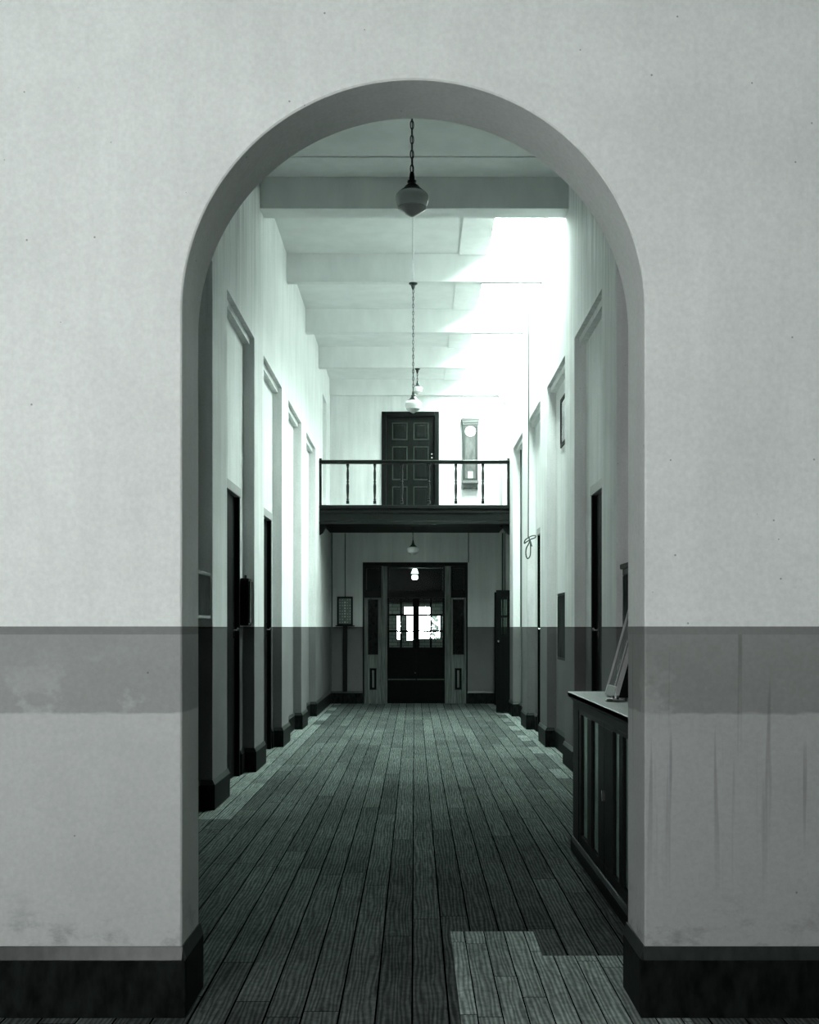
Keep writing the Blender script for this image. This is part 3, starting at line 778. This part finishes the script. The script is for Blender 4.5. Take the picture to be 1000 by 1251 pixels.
rt = thing('fuse_box', 'black rounded metal box on the niche wall beyond the first left door', 'box', (-WB, 12.06, 1.46))
q = MB(); q.prism([(11.95, 1.465), (12.18, 1.465), (12.18, 1.90), (12.16, 1.93), (11.97, 1.93), (11.95, 1.90)], 'x', -WB + .001, -1.625); q.build('case', 'black', rt, bevel=.01)
q = MB(); q.prism([(11.965, 1.49), (12.165, 1.49), (12.165, 1.90), (11.965, 1.90)], 'x', -1.625, -1.612); q.build('lid', 'black', rt, bevel=.005)
q = MB(); q.tube([(-1.66, 12.0, 1.93), (-1.66, 12.0, 1.96)], .012); q.build('cable_gland', 'iron', rt)
rt = wall_frame('framed_picture', 'dark framed picture hanging across the dado line on the right wall between two doors', 'picture', 1, 13.03, 13.95, 1.08, 1.83, 1.635, WB, edge=.03)
q = MB(); q.tube([(1.70, 13.5, 1.83), (1.69, 13.5, 1.875)], .006); q.build('hook', 'iron', rt)
rt = wall_frame('framed_picture', 'dark picture with a small cornice behind the leaning case, half hidden by the arch', 'picture', 1, 8.5, 9.5, 1.30, 1.90, 1.62, WB, edge=.05)
q = MB(); q.box(1.605, WB - .001, 8.46, 9.54, 1.90, 1.94); q.build('cornice', 'black', rt, bevel=.008)

# pull cord with its knotted loops
cy, cx = 16.66, 1.56; ZC = lambda y: EYE + (VY - y) / (F / cy); XC = lambda x: (x - VX) / (F / cy)
q = MB(); q.tube([(cx, cy, 6.36), (cx, cy, 4.2), (XC(645), cy, ZC(657))], .0085, 6)
rt = thing('pull_cord', 'dark window pull cord tied in loops, hanging in front of the right wall', 'cord', (cx, cy, 6.36))
q.build('cord', 'rope', rt, smooth=True)
def loop(pts, r=.0085):
    P = [(XC(a), cy - .01 - .004 * i, ZC(c)) for i, (a, c) in enumerate(pts)]
    out = []
    n = len(P)
    for i in range(n - 1):
        p0, p1, p2, p3 = (Vector(P[max(i - 1, 0)]), Vector(P[i]), Vector(P[i + 1]), Vector(P[min(i + 2, n - 1)]))
        for j in range(6):
            t = j / 6; out.append(.5 * ((2 * p1) + (p2 - p0) * t + (2 * p0 - 5 * p1 + 4 * p2 - p3) * t * t + (3 * p1 - p0 - 3 * p2 + p3) * t ** 3))
    out.append(Vector(P[-1])); return out
q = MB(); q.tube(loop([(645, 657), (649, 655), (653.5, 654.5), (653, 657), (648, 659), (643, 662), (640, 664), (641, 660), (645, 657)]), .0085, 6)
q.tube(loop([(646, 657), (646, 663), (642.5, 670), (642, 678), (644, 682.5), (647, 679), (647.5, 670), (647, 661), (648, 664), (649, 668)]), .0085, 6)
q.build('knotted_loops', 'rope', rt, smooth=True)

# ------------------------------------------------------------------ display cabinet with glazed doors
CXF = 1.03; cy0, cy1 = 5.12, 7.93; cz = 1.03
rt = thing('display_cabinet', 'low dark wooden cabinet with narrow glazed doors standing along the right wall behind the arch', 'cabinet', (1.3, 6.5, 0))
q = MB(); q.box(CXF - .015, 1.575, cy0, cy1 + .01, .0, .075); q.prism([(CXF - .015, .075), (CXF + .02, .075), (CXF + .02, .095), (CXF - .003, .095)], 'y', cy0, cy1 + .01); q.build('plinth', 'cab', rt, bevel=.004)
q = MB(); q.box(CXF + .03, 1.575, cy1 - .03, cy1, .075, cz - .05); q.box(CXF + .03, 1.575, cy0, cy0 + .03, .075, cz - .05); q.box(1.55, 1.575, cy0 + .03, cy1 - .03, .075, cz - .05)
q.box(CXF + .03, 1.55, cy0 + .03, cy1 - .03, .075, .10); q.box(CXF + .06, 1.55, cy0 + .03, cy1 - .03, .5, .515)
q.box(CXF, CXF + .03, cy1 - .26, cy1, .095, cz - .05); q.box(CXF, CXF + .03, cy0, cy1 - .26, cz - .10, cz - .05)
q.build('carcass', 'cab', rt, bevel=.002)
q = MB(); q.box(CXF - .03, 1.58, cy0, cy1 + .03, cz - .03, cz); q.build('worktop', 'cabtop', rt, bevel=.004)
q = MB(); q.box(CXF - .03, CXF - .028, cy0, cy1 + .03, cz - .03, cz - .004); q.prism([(CXF - .025, cz - .03), (CXF + .02, cz - .03), (CXF + .02, cz - .065), (CXF - .005, cz - .05)], 'y', cy0, cy1 + .02); q.build('top_moulding', 'cab', rt)
for k, (d0, d1, panes) in enumerate(((6.66, cy1 - .265, ((7.30, 7.58), (6.87, 7.13))), (5.46, 6.655, ((6.17, 6.36), (5.87, 6.06), (5.60, 5.76))))):
    zb, zt2, X0, X1 = .095, cz - .10, CXF + .004, CXF + .03; g0, g1 = .155, .905
    p = MB(); cuts = sorted(panes); p.box(X0, X1, d0, d1, zb, g0); p.box(X0, X1, d0, d1, g1, zt2)
    y = d0
    for a, c in cuts: p.box(X0, X1, y, a, g0, g1); y = c
    p.box(X0, X1, y, d1, g0, g1)
    o = p.build('cabinet_door', 'cab', rt, bevel=.003)
    g = MB()
    for a, c in cuts: g.box(X0 + .012, X0 + .016, a, c, g0, g1)
    g.build('pane', 'glass', o)
q = MB(); q.box(CXF + .0225, CXF + .029, 5.2, cy1 - .30, .11, cz - .12); q.build('paper_lining', 'lining', rt)
q = MB(); q.box(CXF - .01, CXF + .004, 6.645, 6.67, .5, .56); q.build('lock', 'brass', rt)
q = MB(); q.box(CXF, CXF + .03, cy0, 5.455, .095, cz - .10); q.build('end_stile', 'cab', rt)

# sloping glazed case leaning on the cabinet
rt = thing('leaning_display_case', 'sloping glazed wooden frame case leaning on top of the cabinet', 'display case', (1.3, 7.0, cz))
xb0, xt0, zt_ = 1.165, 1.315, cz + .54        # slope line of the face at bottom / top
ya, yb_ = 7.10, 7.46
sl = (xt0 - xb0) / .54
def slab(b, y0, y1, z0, z1, d0, d1):           # piece lying in the sloping face
    x = lambda z: xb0 + sl * (z - cz)
    b.prism([(x(z0) + d0, z0), (x(z0) + d1, z0), (x(z1) + d1, z1), (x(z1) + d0, z1)], 'y', y0, y1)
q = MB(); slab(q, ya, yb_, cz + .008, zt_, .02, .16); q.build('body', 'black', rt)
q = MB(); slab(q, ya, ya + .009, cz + .008, zt_, -.006, .02); q.build('side_bead', 'trim', rt); q = MB(); slab(q, yb_ - .02, yb_, cz + .008, zt_, -.006, .02); q.build('side_bead', 'trim', rt)
q = MB(); slab(q, ya + .02, yb_ - .02, cz + .008, cz + .07, -.006, .02); q.build('end_rail', 'mould', rt, bevel=.004); q = MB(); slab(q, ya + .02, yb_ - .02, zt_ - .07, zt_, -.006, .02); q.build('end_rail', 'mould', rt, bevel=.004)
q = MB(); slab(q, ya + .02, yb_ - .02, cz + .07, zt_ - .07, .004, .02); q.build('glass', 'darkglass', rt)
q = MB(); slab(q, ya + .11, ya + .12, cz + .07, zt_ - .2, -.002, .004); q.build('inner_bead', 'trim', rt)
q = MB(); q.prism([(xb0 + .13, cz + .001), (1.55, cz + .001), (1.55, cz + .40), (xb0 + .27, cz + .53)], 'y', ya - .02, ya + .30)
q.build('support_box', 'black', rt)
for x, z in ((1.245, cz + .19), (1.30, cz + .33)):
    q = MB(); q.lathe([(0, -.012), (.012, -.006), (.012, .006), (0, .012)], x + .05, ya - .022, z, 10)
    q.build('knob', 'brass', rt, smooth=True)
q = MB(); q.lathe([(.03, 0), (.062, .004), (.055, .016), (.02, .02), (.02, .034), (.0, .036)], 1.135, 6.88, cz, 20); tag(q.build('stand_foot', 'brass', smooth=True), 'small round metal foot on the cabinet top in front of the leaning case', 'metal foot')
q = MB(); q.lathe([(.02, 0), (.05, .01), (.055, .025), (.04, .038), (.0, .042)], xt0 + .045, 7.25, zt_, 20); tag(q.build('small_dish', 'opal', smooth=True), 'small white dish resting on the top edge of the leaning case', 'dish')

# ------------------------------------------------------------------ light
w = bpy.data.worlds.new('sky'); SC.world = w; w.use_nodes = True
bg = w.node_tree.nodes['Background']; bg.inputs[0].default_value = (.99, 1.0, .995, 1); bg.inputs[1].default_value = 95.0
def area(name, loc, rot, sx, sy, power, color=(.95, 1, .98), portal=False):
    l = bpy.data.lights.new(name, 'AREA'); l.shape = 'RECTANGLE'; l.size = sx; l.size_y = sy; l.energy = power; l.color = color
    if portal: l.cycles.is_portal = True
    o = bpy.data.objects.new(name, l); COL.objects.link(o); o.location = loc; o.rotation_euler = rot; return o
for a, c in bays: area('rooflight_portal', (1.26, (a + c) / 2, 6.43), (0, 0, 0), .66, c - a, 0, portal=True)
area('added_gallery_window_portal', (1.96, 21.75, 4.515), (0, PI / 2, 0), 2.03, .9, 0, portal=True)
area('added_hall_window_portal', ((wx0 + wx1) / 2, -1.62, (wz0 + wz1) / 2), (PI / 2, 0, 0), wx1 - wx0, wz1 - wz0, 0, portal=True)
sl = bpy.data.lights.new('hazy_sun', 'SUN'); sl.energy = 42; sl.angle = math.radians(45); sl.color = (.99, 1, .995)
o = bpy.data.objects.new('hazy_sun', sl); COL.objects.link(o); o.location = (8, 20, 12)
o.rotation_euler = Vector((-.5, -.69, -.52)).to_track_quat('-Z', 'Y').to_euler()
pl = bpy.data.lights.new('porch_lamp_light', 'POINT'); pl.energy = 12; pl.shadow_soft_size = .07; o = bpy.data.objects.new('porch_lamp_light', pl); COL.objects.link(o); o.location = (lx, ly - .0, lz(712))

# ------------------------------------------------------------------ camera
cd = bpy.data.cameras.new('camera'); cam = bpy.data.objects.new('camera', cd); COL.objects.link(cam)
cam.location = (0, 0, EYE); cam.rotation_euler = (PI / 2, 0, 0)
cd.sensor_fit = 'HORIZONTAL'; cd.sensor_width = 36; cd.lens = 36 * F / 1000
cd.shift_x = -(VX - 500) / 1000; cd.shift_y = (VY - 625.5) / 1000; cd.clip_start = .05; cd.clip_end = 200
SC.camera = cam
vs = SC.view_settings; vs.view_transform = 'Standard'; vs.look = 'None'; vs.gamma = 1; vs.use_curve_mapping = False; vs.exposure = 0.0
SC.cycles.max_bounces = 14; SC.cycles.diffuse_bounces = 10; SC.cycles.transparent_max_bounces = 16
SC.cycles.use_denoising = True
